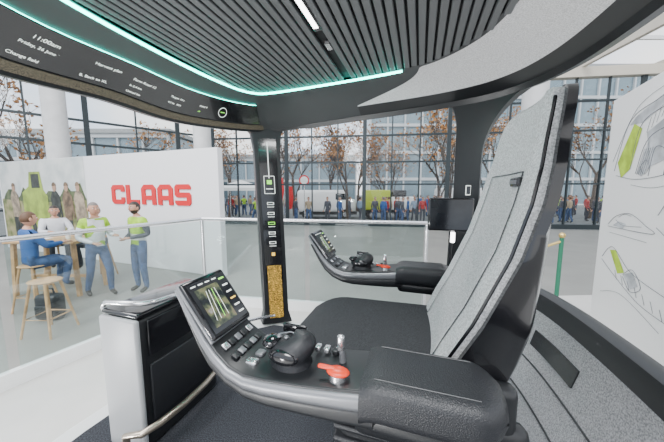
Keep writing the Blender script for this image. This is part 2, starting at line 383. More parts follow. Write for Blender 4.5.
def armrest(sg):
    bc=CB+sg*.395; g=E('armrest_console')
    def sec(a,z,w,t,an,lift=0,shr=0,r=.012):
        nx,nz=-math.sin(an),math.cos(an)
        return [Vector((a+nx*(v+lift),bc+u,z+nz*(v+lift))) for u,v in rr(w-shr,t,min(r,t*.45))]
    mb=MB(TC); mb.loft([sec(a,z,w,t*.55,an,0,0,.014) for a,z,w,t,an in path],gmet); mb.build('console_body',g,ang=50)
    mb=MB(TC); mb.loft([sec(a,z,w,.012,an,.004,.014,.005) for a,z,w,t,an in path],black); mb.build('console_top',g,ang=50)
    mb=MB(TC); mb.loft([sec(a,z,w,t*.62,an,-(t*.45),.016,.014) for a,z,w,t,an in path[:10]],black)
    mb.build('console_underside',g,ang=50)
    mb=MB(TC); secs=[]
    for i in range(25):
        u=i/24; a=-.155+.25*u; e=max(0,1-u/.22); w=.158*(1-.45*e**2.5); t=.085*(1-.4*e**2.2)
        zt=-.350-.014*e**2-.01*max(0,(u-.85)/.15)**2
        secs.append([Vector((a,bc+x,zt+y)) for x,y in rr(w,t,.028,5)])
    mb.loft(secs,leather); mb.build('armrest_pad',g,ang=60)
    mb=MB(TC)
    for s2 in(1,-1): mb.tube([(a_,bc+s2*.055,-.3506) for a_ in[-.11+.18*k/12 for k in range(13)]],.0011,trimg,5)
    mb.rbox((-.03,bc,-.455),(.24,.10,.05),black,.02); mb.rbox((-.12,bc-sg*.06,-.46),(.08,.09,.07),black,.02)
    mb.build('pad_trim',g)
    an=.92; e2=Vector((math.cos(an),0,math.sin(an))); e1=Vector((0,1,0)); e3=Vector((-math.sin(an),0,math.cos(an))); A3=(e1,e2,e3)
    c=Vector((.482,bc,-.284))+e3*.012
    mb=MB(TC); mb.rbox(c,(.136,.150,.016),gloss,.006,A3); mb.rbox(c-e3*.004,(.142,.156,.008),gmet,.003,A3); mb.box(c+e3*.0085,(.118,.130,.002),screen2,A3)
    mb.box(c+e3*.0096-e1*.012-e2*.004,(.072,.100,.001),screen,A3)
    for k in range(6): mb.box(c+e3*.0098+e2*(.05-.02*k)+e1*.044,(.018,.004,.001),(txtg,txtw,txtw,txty,txtw,txtw)[k],A3)
    for k in range(4): mb.box(c+e3*.0098+e2*(.056)+e1*(-.045+.022*k),(.014,.003,.001),txtw,A3)
    for k in range(4): mb.beam(c+e3*.0106-e1*(.036-.013*k)-e2*.04,c+e3*.0106-e1*(.020-.009*k)+e2*.035,.0008,.0005,txtw if k!=2 else txtg)
    mb.build('touch_display',g)
    mb=MB(TC)
    for r_,(a,z,an2) in enumerate(((.416,-.361,.60),(.388,-.379,.42))):
        x2=Vector((math.cos(an2),0,math.sin(an2))); x3=Vector((-math.sin(an2),0,math.cos(an2)))
        for k in range(5):
            mb.rbox(Vector((a,bc+(k-2)*.022,z))+x3*.006,(.017,.017,.006),(silver if k in(0,4) else gmet) if (k+r_)%2==0 else black,.002,(e1,x2,x3))
    mb.rbox((.350,bc-.035,-.388),(.03,.022,.014),silver,.006); mb.rbox((.350,bc+.0,-.388),(.022,.022,.012),gmet,.005)
    for k in range(3): mb.rbox((.175+.022*k,bc+.045,-.375),(.014,.022,.012),silver if k else black,.003)
    mb.tube([(.15,bc+.015,-.378),(.153,bc+.015,-.348),(.155,bc+.015,-.33)],[.008,.006,.007],gmet,10); mb.rbox((.155,bc+.015,-.335),(.016,.013,.038),silver,.005)
    mb.tube([(.145,bc-.04,-.384),(.145,bc-.04,-.366)],[.018,.016],silver,18); mb.ell((.145,bc-.04,-.363),(.024,.016,.008),orange); mb.rbox((.168,bc-.04,-.358),(.04,.010,.008),orange,.004)
    mb.build('switches_and_levers',g)
    # low mouse-shaped grip, higher at its rear, with thumb pad and fin
    mb=MB(TC); jb=bc-.004; ja=.268; secs=[]
    for dz,ra,rb,da in((0,.050,.040,0),(.007,.050,.040,0),(.013,.046,.036,0),(.020,.047,.036,0),(.032,.055,.040,0),(.044,.058,.041,-.002),(.055,.054,.038,-.004),(.064,.044,.031,-.006),(.070,.028,.02,-.008),(.072,.006,.005,-.008)):
        secs.append([Vector((ja+da+ra*math.cos(k*math.pi/12),jb+rb*math.sin(k*math.pi/12)*(1-.15*math.cos(k*math.pi/12)),-.394+dz-.012*math.cos(k*math.pi/12)*(dz/.07))) for k in range(24)])
    mb.loft(secs,leather,)
    mb.ell((ja+.042,jb-.010,-.342),(.022,.024,.014),gloss); mb.ell((ja+.0,jb-.036,-.358),(.035,.012,.018),gloss)
    mb.rbox((ja-.0,jb+.022,-.322),(.06,.006,.022),gloss,.003)
    mb.tube([(ja-.045,jb,-.338),(ja-.025,jb,-.322),(ja+.0,jb,-.318),(ja+.03,jb,-.328)],.0018,gmet,8)
    for k in range(3): mb.ell((ja+.022-.018*k,jb-.012,-.325),(.006,.006,.004),gmet,8,6)
    mb.build('joystick',g)
    return g
for sg in(-1,1):
    g=armrest(sg); g.parent=seat; g.name='armrest_console'
mon=E('monitor')
mb=MB()
mx=(Vector((.97,-.24,0)),Vector((.24,.97,0)),ez)
mb.rbox((.66,1.50,ZC-.135),(.235,.022,.185),gloss,.012,mx); mb.box((.657,1.4885,ZC-.135),(.215,.002,.165),screen2,mx)
mb.tube([(.665,1.512,ZC-.16),(.69,1.55,ZC-.2),(.695,1.56,ZC-.32),(.69,1.56,ZC-.5),(.70,1.62,ZC-.60)],.012,black,10)
mb.rbox((.695,1.535,ZC-.27),(.02,.02,.06),white_e,.004)
mb.build('screen_and_arm',mon)
mb=MB(TC); mb.box((-.28,CB+.925,-.0),(.03,.006,.06),txtw); mb.box((-.28,CB+.921,-.0),(.022,.003,.05),screen2)
mb.box((-.28,CB+.925,-.08),(.02,.006,.02),txtw); mb.build('pillar_labels',cab)
# ---------------- hall
conc=mat('hall_floor_mat',(.23,.225,.205),.4,var=(1.2,.08)); asph=mat('asphalt',(.13,.14,.14),.8,var=(2,.2))
mull=mat('mullion_dark',(.025,.035,.04),.4,.3); beige=mat('beige_steel',(.62,.57,.48),.5); column=mat('column_concrete',(.62,.62,.62),.6,var=(4,.05))
mb=MB(); mb.poly([(-15,-8),(-15,9.5),(-12.8,10.4),(-6.9,16),(22,12),(22,-8)],conc,-.2,0); mb.build('floor',smooth=False)
mb=MB(); mb.poly([(-80,-10),(-80,120),(120,120),(120,-10)],asph,-.4,-.21); mb.build('outdoor_ground',smooth=False)
plat=[(-3.2,-1.6),(-3.2,.2),(-1.70,3.48),(1.2,2.98),(1.9,3.6),(3.8,3.7),(3.6,-1.6)]
mb=MB(); mb.poly(plat,wfloor,.001,.5); mb.build('floor_platform',smooth=False)
def facade(name,P,Q,step,zsr,ztop,thick=4):
    P=Vector((*P,0));Q=Vector((*Q,0)); L=(Q-P).length; d=(Q-P)/L; mb=MB(); n=int(L/step)
    for i in range(n+1):
        w=.20 if i%thick==0 else .06
        p=P+d*(L*i/n); mb.box(p+Vector((0,0,ztop/2)),(w,.12,ztop),mull,(d,Vector((-d.y,d.x,0)),ez))
    for z in zsr: mb.beam(P+Vector((0,0,z)),Q+Vector((0,0,z)),.1,.09,mull)
    mb.beam(P+Vector((0,0,ztop)),Q+Vector((0,0,ztop)),.35,.45,beige)
    mb.beam(P+Vector((0,0,.12)),Q+Vector((0,0,.12)),.2,.24,mull)
    mb.add([P,Q,Q+Vector((0,0,ztop)),P+Vector((0,0,ztop))],[(0,1,2,3)],fglass)
    return mb.build(name,smooth=False,recalc=False)
facade('window_1',(-16,7.3),(-6.9,16),1.6,[1.2,2.6,4.0,5.0,6.3],7.6,2)
facade('window_2',(-6.9,16),(22,12.6),1.4,[2.3,3.5,4.9,6.3],7.6,3)
mb=MB()
for x in range(-4,24,4): mb.beam((x,-6,8.6),(x,14.5,8.0),.18,.4,beige)
for y in range(-5,15,3): mb.beam((-16,y,8.8),(22,y,8.8),.10,.16,white)
mb.build('ceiling',smooth=False)
for i,(x,y,r) in enumerate(((-8.9,9.0,.3),(-4.3,9.2,.27),(5.9,8.2,.32),(14,10,.3))):
    mb=MB(); mb.cyl((x,y,0),r,8.2,column,28); mb.cyl((x,y,8.2),r+.12,.15,white,28); mb.cyl((x,y,0),r+.06,.12,mull,28); mb.build('column')
Rp=Vector((-2.5,6.0,0)); dl=Vector((-.938,.348,0)).normalized(); nw=Vector((-.348,-.938,0)).normalized()
pw=mat('poster_white',(.78,.78,.80),.5); red=mat('sign_red',(.62,.006,.01),.4)
wallg=E('exhibition_wall')
mb=MB(); mb.box(Rp+dl*4.7-nw*.08+Vector((0,0,1.455)),(9.4,.16,2.91),pw,(dl,nw,ez)); mb.build('wall_panel',wallg,bevel=.01)
skyp=ramp_mat('mural_sky_print',1.5,[(.35,(.45,.50,.50)),(.6,(.66,.68,.66))],.6,detail=5)
fieldp=ramp_mat('mural_field_print',3.5,[(.35,(.10,.13,.04)),(.5,(.24,.24,.10)),(.65,(.36,.31,.18))],.6,detail=8)
treep=ramp_mat('mural_trees_print',5,[(.35,(.03,.05,.02)),(.6,(.11,.14,.06))],.6,detail=8)
mb=MB()
lime=mat('lime_print',(.28,.38,.05),.5,var=(3,.3)); brown=mat('brown_print',(.15,.10,.06),.6,var=(6,.5)); tanp=mat('tan_print',(.30,.24,.17),.6,var=(6,.4)); dkp=mat('dark_print',(.03,.035,.03),.6,var=(6,.5))
def wp(s,z,o=.014): return Rp+dl*s+nw*o+Vector((0,0,z))
def wpoly(pts,m,o=.014): mb.add([wp(s,z,o) for s,z in pts],[list(range(len(pts)))],m)
wpoly([(4.7,.3),(9.3,.3),(9.3,2.9),(4.7,2.9)],skyp,.006); wpoly([(4.7,.3),(9.3,.3),(9.3,1.7),(7,1.62),(4.7,1.75)],fieldp,.010)
wpoly([(4.7,1.7)]+[(4.7+i*.23,1.95+.18*math.sin(i*1.9)+.12*math.sin(i*.7)) for i in range(1,20)]+[(9.2,1.68),(7,1.6)],treep,.011)
wpoly([(6.6,.8),(8.0,.8),(8.0,1.9),(7.6,2.1),(7.5,2.55),(6.9,2.55),(6.8,2.0),(6.6,1.8)],lime); wpoly([(6.95,2.05),(7.42,2.05),(7.4,2.48),(6.98,2.48)],dkp,.016)
for s_,r_ in((6.75,.38),(7.85,.5)):
    wpoly([(s_+r_*math.cos(k*.52),.75+r_*math.sin(k*.52)) for k in range(12)],dkp,.016); wpoly([(s_+r_*.5*math.cos(k*.52),.75+r_*.5*math.sin(k*.52)) for k in range(12)],lime,.017)
skp=mat('skin_print',(.4,.25,.17),.6)
for s0,mm in((5.05,tanp),(5.6,brown),(6.2,dkp),(8.5,tanp)):
    wpoly([(s0-.15,.4),(s0-.02,.4),(s0,.85),(s0+.04,.4),(s0+.16,.4),(s0+.17,1.2),(s0-.17,1.2)],dkp,.0175)
    wpoly([(s0-.17,1.1),(s0+.18,1.1),(s0+.20,1.5),(s0+.24,1.75),(s0+.12,1.95),(s0-.10,1.95),(s0-.24,1.8),(s0-.2,1.4)],mm,.018)
    wpoly([(s0-.32,1.2),(s0-.24,1.15),(s0-.17,1.6),(s0-.12,1.9),(s0-.24,1.8)],mm,.019)
    wpoly([(s0+.01+.10*math.cos(k),2.06+.13*math.sin(k)) for k in [j*.785 for j in range(8)]],skp,.018); wpoly([(s0+.01+.11*math.cos(k),2.10+.12*math.sin(k)) for k in [j*.5 for j in range(7)]],brown,.02)
mb.build('mural',wallg,smooth=False,recalc=False)
mb=MB()
def lp(s,x,z,h=.5,w=.50,o=.03): return Rp+dl*(s-x*w)+nw*o+Vector((0,0,1.62+z*h))
def letter(s,polys):
    for pl in polys:
        n=len(pl); f=[lp(s,x,z) for x,z in pl]; b=[lp(s,x,z,o=.002) for x,z in pl]
        mb.add(f+b,[list(range(n)),[2*n-1-i for i in range(n)]]+[(i,i+n,(i+1)%n+n,(i+1)%n) for i in range(n)],red)
t=.24
LC=[[(0,.15),(.15,0),(.26,t),(.26,1-t),(.15,1),(0,.85)],[(.15,0),(.88,0),(1,.12),(1,.36),(.74,.36),(.74,t),(.26,t)],[(.15,1),(.26,1-t),(.74,1-t),(.74,.64),(1,.64),(1,.88),(.88,1)]]
LL=[[(0,0),(.27,0),(.27,1),(0,1)],[(.27,0),(.95,0),(.95,t),(.27,t)]]
LA=[[(0,0),(.27,0),(.27,.76),(.2,1),(0,.8)],[(.73,0),(1,0),(1,.8),(.8,1),(.73,.76)],[(.2,1),(.27,.76),(.73,.76),(.8,1)],[(.27,.24),(.73,.24),(.73,.46),(.27,.46)]]
LS=[[(.12,0),(.88,0),(1,.12),(1,.24),(0,.24),(0,.12)],[(.74,.24),(1,.24),(1,.5),(.88,.62),(.74,.62)],[(.0,.5),(.12,.38),(.74,.38),(.74,.62),(0,.62)],[(0,.62),(.26,.62),(.26,.76),(0,.76)],[(0,.76),(1,.76),(1,.88),(.88,1),(.12,1),(0,.88)]]
for i,Lt in enumerate((LC,LL,LA,LA,LS)): letter(3.58-i*.57,Lt)
mb.build('wall_lettering',wallg,smooth=False)
E1=Vector((3.05,3.05,0));E2=Vector((2.1,1.1,0)); db=(E2-E1).normalized(); nb=Vector((db.y,-db.x,0))
if nb.dot(-E1)<0: nb=-nb
board=E('sketch_board'); mb=MB(); mb.box(E1+db*1.2-nb*.03+Vector((0,0,1.72)),(2.4,.06,2.44),white,(db,nb,ez)); mb.build('board_panel',board,bevel=.006)
ink=mat('sketch_ink',(.10,.11,.13),.7); lime2=mat('sketch_lime',(.38,.55,.03),.6,var=(9,.25)); grw=mat('sketch_grey_wash',(.42,.44,.46),.7,var=(7,.3))
mb=MB()
def bp(s,z,o=.004): return E1+db*s+nb*o+Vector((0,0,ZC+z))
def bl(pts,r=.0024,n=8):
    P=[Vector((*p,0)) for p in pts]; Q=[]
    for i in range(len(P)-1):
        p0=P[max(0,i-1)];p1=P[i];p2=P[i+1];p3=P[min(len(P)-1,i+2)]
        for k in range(n):
            u=k/n; Q.append(.5*((2*p1)+(p2-p0)*u+(2*p0-5*p1+4*p2-p3)*u*u+(3*p1-p0-3*p2+p3)*u**3))
    Q.append(P[-1]); mb.tube([bp(q.x,q.y) for q in Q],r,ink,4)
def bf(pts,m,o=.003): mb.add([bp(s,z,o) for s,z in pts],[list(range(len(pts)))],m)
bf([(.25,.28),(.48,.62),(.62,.55),(.5,.2),(.35,.12)],lime2); bf([(.7,.5),(1.3,.7),(1.3,.3),(.8,.2)],grw); bf([(.62,.15),(.75,.45),(.8,.2),(.7,.12)],grw); bf([(.40,.62),(.5,.68),(.9,.78),(.95,.70),(.62,.60)],grw)
bl([(.2,.2),(.4,.65),(.8,.75),(1.3,.8)]); bl([(.25,.15),(.6,.1),(1.0,.12),(1.5,.2)]); bl([(.5,.2),(.62,.6),(1.1,.68)]); bl([(.6,.15),(.75,.45),(1.2,.5),(1.5,.4)]); bl([(.8,.12),(.85,.35),(1.0,.3),(1.0,.12)])
for k in range(6): bl([(.7+.06*k,.5+.03*k),(.74+.06*k,.62+.02*k)],.0018,2)
for k in range(5): bl([(.62+.03*k,.14),(.70+.03*k,.36)],.0015,2)
bl([(.15,.3),(.5,.75),(1.0,.85)],.0018); bl([(.55,.05),(.9,.02),(1.3,.08)],.0018); bl([(.66,.2),(.74,.26),(.8,.2),(.74,.14),(.66,.2)],.0018)
bl([(.2,-.36),(.35,-.26),(.6,-.22),(.85,-.3),(.95,-.36),(.2,-.38)]); bl([(.35,-.3),(.5,-.34),(.8,-.32)],.0018); bl([(.25,-.44),(.9,-.44)],.0018); bl([(.4,-.27),(.5,-.23),(.62,-.24)],.0018)
bf([(.3,-.36),(.4,-.31),(.55,-.32),(.5,-.37)],grw)
bf([(.3,-.62),(.42,-.6),(.62,-.78),(.5,-.82)],lime2); bf([(.6,-.8),(.75,-.74),(.86,-.84),(.75,-.9)],grw); bl([(.15,-.72),(.35,-.58),(.7,-.74),(1.1,-.8),(1.5,-.82)]); bl([(.15,-.75),(.4,-.84),(.9,-.98),(1.4,-1.0)]); bl([(.6,-.8),(.75,-.72),(.9,-.84),(.75,-.92),(.6,-.82)]); bl([(.2,-1.1),(.6,-1.0),(1.2,-1.1)],.0018)
for k in range(7): bl([(.45+.12*k,-.80-.02*k),(.5+.12*k,-.88-.02*k)],.0018,3)
bl([(1.0,-.2),(1.2,0),(1.6,.05)]); bl([(1.0,-.3),(1.3,-.4),(1.7,-.3)])
mb.build('sketch_lines',board,recalc=False)
mb=MB(); gpost=mat('green_post',(.02,.16,.09),.4); brass=mat('brass',(.7,.52,.2),.3,.9)
mb.cyl((2.72,3.15,.5),.14,.02,gpost,24); mb.cyl((2.72,3.15,.52),.022,.9,gpost,14); mb.ell((2.72,3.15,1.45),(.035,.035,.035),brass)
mb.tube([(2.72,3.15,1.38),(2.5,3.2,1.28),(2.3,3.22,1.24),(2.1,3.25,1.27),(1.95,3.27,1.36)],.016,brass,8); mb.cyl((1.95,3.27,.5),.13,.02,gpost,24); mb.cyl((1.95,3.27,.52),.022,.9,gpost,14); mb.ell((1.95,3.27,1.45),(.035,.035,.035),brass)
mb.build('rope_barrier')
rail=E('glass_balustrade'); mb=MB();mg=MB()
segs=[((-3.1,.48),(-2.42,1.92)),((-2.42,1.92),(-1.66,3.42)),((-1.66,3.42),(-.3,3.19)),((-.3,3.19),(1.05,2.96))]
for p,q in segs:
    p=Vector((*p,0));q=Vector((*q,0)); d=(q-p).normalized()
    mb.tube([p+Vector((0,0,1.62)),q+Vector((0,0,1.62))],.020,silver,12); mb.beam(p+Vector((0,0,.56)),q+Vector((0,0,.56)),.06,.12,white)
    mg.box((p+q)/2+Vector((0,0,1.10)),((q-p).length-.06,.012,.98),glass,(d,Vector((-d.y,d.x,0)),ez))
for x,y in((-1.66,3.42),(1.05,2.96)): mb.cyl((x,y,.5),.02,1.12,silver,12)
mb.build('rail_and_posts',rail); mg.build('glass_panels',rail,smooth=False)
# ---------------- furniture left
wood=mat('light_wood',(.5,.30,.14),.5,var=(8,.2))
def stool(x,y):
    mb=MB(); mb.ell((x,y,.745),(.19,.17,.03),wood)
    L=[]
    for sx,sy in((1,1),(1,-1),(-1,-1),(-1,1)):
        mb.tube([(x+sx*.10,y+sy*.10,.73),(x+sx*.2,y+sy*.2,0)],[.018,.014],wood,8); L.append((x+sx*.165,y+sy*.165,.25))
    mb.tube(L,.01,wood,6,closed=True); mb.build('bar_stool')
stool(-3.95,3.6); stool(-4.95,4.35); stool(-6.3,6.1); stool(-5.3,6.05)
mb=MB(); cx,cy=-5.35,5.2; mb.rbox((cx,cy,1.03),(1.3,.75,.05),wood,.01)
for sx in(-1,1):
    for sy in(-1,1): mb.beam((cx+sx*.6,cy+sy*.3,0),(cx+sx*.55,cy+sy*.28,1.005),.06,.06,wood)
mb.beam((cx-.57,cy,.3),(cx+.57,cy,.3),.05,.05,wood); mb.build('high_table')
mb=MB(); mb.cyl((cx+.3,cy-.1,1.055),.035,.1,white,14,.04); mb.build('paper_cup')
mb=MB(); mb.box((cx-.2,cy-.15,1.062),(.3,.21,.012),white); mb.build('notebook')
mb=MB(); bx,by=-4.35,4.0; mb.rbox((bx,by,.20),(.34,.20,.40),leather,.06); mb.tube([(bx-.08,by,.38),(bx-.06,by,.48),(bx+.06,by,.48),(bx+.08,by,.38)],.012,leather,8); mb.rbox((bx,by-.11,.15),(.24,.05,.2),black,.02); mb.build('backpack')
# ---------------- people
def bake_skin(verts,edges,rads,root,sub=1):
    me=bpy.data.meshes.new('t'); me.from_pydata([tuple(v) for v in verts],edges,[]); o=bpy.data.objects.new('t',me); bpy.context.scene.collection.objects.link(o)
    o.modifiers.new('k','SKIN')
    if not me.skin_vertices: 
        bpy.context.view_layer.objects.active=o; bpy.ops.mesh.customdata_skin_add()
    sv=me.skin_vertices[0].data
    for i,r in enumerate(rads): sv[i].radius=r if isinstance(r,tuple) else (r,r); sv[i].use_root=(i in root)
    if sub:
        q=o.modifiers.new('s','SUBSURF'); q.levels=sub
    dg=bpy.context.evaluated_depsgraph_get(); dg.update(); m=bpy.data.meshes.new_from_object(o.evaluated_get(dg))
    vs=[v.co.copy() for v in m.vertices]; fs=[list(p.vertices) for p in m.polygons]
    bpy.data.objects.remove(o); return vs,fs
skinM=mat('skin',(.50,.27,.18),.55); vest=mat('hi_vis_vest',(.32,.56,.02),.6,var=(9,.2)); refl=mat('reflective_tape',(.65,.66,.66),.3,.2); jeans=mat('blue_denim',(.05,.09,.19),.85,var=(12,.3)); shoe=mat('shoe_dark',(.03,.025,.02),.5)
hairM={'d':mat('hair_dark',(.03,.02,.015),.6),'g':mat('hair_grey',(.16,.14,.13),.7),'b':mat('hair_brown',(.10,.05,.025),.6)}
eyeW=mat('eye_white',(.8,.8,.8),.3); eyeD=mat('eye_iris',(.03,.02,.02),.2); lip=mat('lips',(.42,.18,.15),.5)
def human(name,loc,head,top,sleeve,pants,hair='d',seated=False,arms=None,legs=None,beard=False,stripes=False,turn=0,mesh=None):
    if mesh:
        o=bpy.data.objects.new(name,mesh); bpy.context.scene.collection.objects.link(o); o.location=loc; o.rotation_euler=(0,0,head); return o
    V=Vector; pz=0
    J={'pel':V((0,0,.95)),'sp':V((0,.01,1.10)),'ch':V((0,.015,1.30)),'nb':V((0,.01,1.46)),'nk':V((0,-.005,1.56)),
       'shL':V((.17,.01,1.42)),'shR':V((-.17,.01,1.42)),'hpL':V((.09,0,.90)),'hpR':V((-.09,0,.90))}
    arms=arms or {'L':((.23,.03,1.13),(.24,-.08,.88)),'R':((-.23,.03,1.13),(-.24,-.08,.88))}
    legs=legs or {'L':((.11,-.02,.50),(.12,.02,.09),(.13,-.13,.04)),'R':((-.11,-.02,.50),(-.12,.02,.09),(-.14,-.13,.04))}
    verts=[];edges=[];rads=[];lab=[]
    def add(p,r,par=None,l=''):
        verts.append(V(p));rads.append(r); i=len(verts)-1
        if par is not None: edges.append((par,i)); lab.append((par,i,l))
        return i
    pe=add(J['pel'],(.135,.10)); sp=add(J['sp'],(.135,.10),pe,'top'); ch=add(J['ch'],(.16,.115),sp,'top'); nb=add(J['nb'],(.075,.07),ch,'top'); nk=add(J['nk'],(.052,.055),nb,'neck')
    ends={}
    for s in 'LR':
        sh=add(J['sh'+s],(.075,.075),ch,'top'); el=add(arms[s][0],(.052,.052),sh,'slv'); mid=add(V(arms[s][0]).lerp(V(arms[s][1]),.5),(.043,.043),el,'slv'); wr=add(arms[s][1],(.03,.03),mid,'slv')
        ends[s]=(V(arms[s][0]),V(arms[s][1]))
        hp=add(J['hp'+s],(.10,.10),pe,'leg'); kn=add(legs[s][0],(.066,.066),hp,'leg'); cf=add(V(legs[s][0]).lerp(V(legs[s][1]),.35),(.062,.062),kn,'leg'); an=add(legs[s][1],(.046,.046),cf,'leg'); to=add(legs[s][2],(.042,.036),an,'foot')
    vs,fs=bake_skin(verts,edges,rads,[0])
    mats=[skinM,hairM[hair],top,sleeve,pants,shoe,refl,eyeW,eyeD,lip]
    ml={'top':2,'slv':3,'leg':4,'foot':5,'neck':0}
    fm=[]
    for f in fs:
        c=sum((vs[i] for i in f),V())/len(f); best=9;bl_='top'
        for a,b,l in lab:
            p,q=verts[a],verts[b]; d=q-p; t_=max(0,min(1,(c-p).dot(d)/d.length_squared)); dd=(c-(p+d*t_)).length-(.5*(rads[a][0]+rads[b][0]) if l!='top' else .12)
            if dd<best: best=dd;bl_=l
        k=ml[bl_]
        if bl_=='slv' and c.z>1.33: k=2
        if stripes and bl_=='top' and (1.05<c.z<1.12 or (abs(abs(c.x)-.09)<.025 and c.z>1.12)): k=6
        if stripes and bl_=='top' and k==2 and abs(c.x)<.035 and c.y<-.03: k=3
        if bl_=='top' and c.z>1.49: k=0
        if bl_=='top' and c.z<.98 and not seated: k=4
        fm.append(k)
    AV=list(vs);AF=[list(f) for f in fs]
    def addm(v2,f2,k):
        o=len(AV); AV.extend(v2); AF.extend([[i+o for i in f] for f in f2]); fm.extend([k]*len(f2) if isinstance(k,int) else k)
    for s in 'LR':
        el,wr=ends[s]; d=(wr-el).normalized(); side=V((1,0,0)) if abs(d.x)<.7 else V((0,0,1)); side=(side-d*side.dot(d)).normalized(); n=d.cross(side); 
        if n.y>0: n=-n
        sg=1 if s=='L' else -1
        v=[wr-d*.01,wr+d*.045,wr+d*.085];r=[(.026,.026),(.034,.02),(.032,.018)];e=[(0,1),(1,2)]
        hv,hf=bake_skin(v,e,r,[0]); addm(hv,hf,0)
        for k,L in enumerate((.068,.078,.072,.056)):
            o_=wr+d*.075+side*(k-1.5)*.019
            v=[o_,o_+d*L*.5+n*.004,o_+d*L*.8+n*.02,o_+d*L+n*.036]; hv,hf=bake_skin(v,[(0,1),(1,2),(2,3)],[(.009,.009)]*3+[(.007,.007)],[0],1); addm(hv,hf,0)
        o_=wr+d*.03-side*.02*sg; v=[o_,o_-side*.025*sg+d*.025+n*.01,o_-side*.03*sg+d*.055+n*.02]; hv,hf=bake_skin(v,[(0,1),(1,2)],[(.012,.012),(.010,.010),(.008,.008)],[0],1); addm(hv,hf,0)
    hc=J['nk']+V((0,-.015,.085)); rot=Matrix.Rotation(turn,3,'Z'); nu,nv=24,18; hv=[];hf=[];hk=[]
    for j in range(nv+1):
        t_=-math.pi/2+math.pi*j/nv; t_=max(-1.5,min(1.5,t_))
        for i in range(nu):
            p_=2*math.pi*i/nu; x=math.cos(t_)*math.cos(p_); y=math.cos(t_)*math.sin(p_); z=math.sin(t_)
            sx=.078*(1-.28*max(0,-z)); sy=.097*(1-.12*max(0,-z)); q=V((x*sx,y*sy-.012*max(0,-z),z*.118))
            ish=(z>.45) or (z>-.35 and y>.05) or (z>.0 and abs(x)>.85 and y>-.3)
            if ish: q*=1.07
            if y<-.75 and abs(x)<.35 and abs(z)<.15: q.y+=.006
            hv.append(hc+rot@q)
    for j in range(nv):
        for i in range(nu):
            hf.append([j*nu+i,j*nu+(i+1)%nu,(j+1)*nu+(i+1)%nu,(j+1)*nu+i])
            t_=-math.pi/2+math.pi*(j+.5)/nv; p_=2*math.pi*(i+.5)/nu; x=math.cos(t_)*math.cos(p_); y=math.cos(t_)*math.sin(p_); z=math.sin(t_)
            ish=(z>.5) or (z>-.35 and y>.08) or (z>.05 and abs(x)>.85 and y>-.25)
            if beard and z<-.35 and y<.3 and z>-.95: ish=True
            hk.append(1 if ish else 0)
    hf.append(list(range(nu))[::-1]);hk.append(0); hf.append([nv*nu+i for i in range(nu)]);hk.append(1)
    addm(hv,hf,hk)
    def el(c,r,k):
        m_=MB(); m_.ell((0,0,0),r,skinM,10,8); addm([hc+rot@(V(c)+p) for p in m_.v],m_.f,k)
    el((0,-.102,-.012),(.013,.02,.02),0); el((0,-.098,.008),(.008,.012,.025),0)
    for sx in(1,-1):
        el((sx*.03,-.086,.012),(.012,.01,.007),7); el((sx*.03,-.094,.012),(.005,.004,.005),8); el((sx*.08,.0,-.005),(.01,.02,.032),0); el((sx*.03,-.09,.032),(.016,.006,.004),1)
    el((0,-.09,-.055),(.024,.008,.007),9)
    me=bpy.data.meshes.new(name); me.from_pydata([tuple(v) for v in AV],[],AF)
    for m in mats: me.materials.append(m)
    for p,k in zip(me.polygons,fm): p.material_index=k; p.use_smooth=True
    o=bpy.data.objects.new(name,me); bpy.context.scene.collection.objects.link(o); o.location=loc; o.rotation_euler=(0,0,head); return o
shirt=mat('shirt_dark',(.05,.055,.07),.8); blue=mat('blue_jacket',(.02,.09,.28),.7); wsh=mat('white_shirt',(.6,.62,.65),.8); chk=mat('blue_grey_shirt',(.2,.27,.36),.8)
fold={'L':((.24,.04,1.14),(.07,-.20,1.10)),'R':((-.24,.04,1.14),(-.05,-.21,1.08))}
talk={'L':((.24,.0,1.14),(.20,-.24,1.16)),'R':((-.24,.03,1.13),(-.12,-.22,1.05))}
stride={'L':((.12,-.14,.52),(.14,-.08,.09),(.15,-.24,.04)),'R':((-.10,.05,.50),(-.12,.20,.10),(-.13,.06,.04))}
human('standing_man',(-4.35,4.90,0),math.radians(62),vest,wsh,jeans,'g',arms=talk,legs=stride,stripes=True,beard=False)
human('standing_man',(-3.75,5.15,0),math.radians(-20),vest,shirt,jeans,'d',arms=fold,stripes=True,beard=True)
sitlegs={'L':((.13,-.42,.93),(.13,-.36,.50),(.13,-.48,.46)),'R':((-.13,-.42,.93),(-.13,-.34,.50),(-.13,-.46,.46))}
reach={'L':((.25,-.12,1.2),(.16,-.36,1.20)),'R':((-.25,-.12,1.2),(-.14,-.36,1.22))}
human('seated_man',(-4.95,4.35,-.13),math.radians(155),blue,blue,jeans,'b',seated=True,arms=reach,legs=sitlegs)
human('seated_man',(-6.3,6.1,-.13),math.radians(50),wsh,wsh,shirt,'d',seated=True,arms=reach,legs=sitlegs)
human('seated_man',(-5.3,6.05,-.13),math.radians(0),chk,chk,shirt,'g',seated=True,arms=reach,legs=sitlegs)
ped=[]
cols=[(shirt,shirt,jeans),(vest,shirt,jeans),(mat('red_coat',(.35,.02,.02),.8),mat('red_coat',(0,0,0)),shirt),(chk,chk,shirt),(blue,blue,jeans),(mat('tan_coat',(.35,.27,.18),.8),mat('tan_coat',(0,0,0)),jeans),(shirt,shirt,shirt)]
gz=-.21
tp=[(-3.2,23.2),(1.2,19),(4.6,25),(8,18.5),(-8,21),(-13,18),(11.5,20),(15,22),(-5.5,26),(20,21),(2.6,28),(-17,15),(6.5,29),(0,24.5),(9.5,24)]
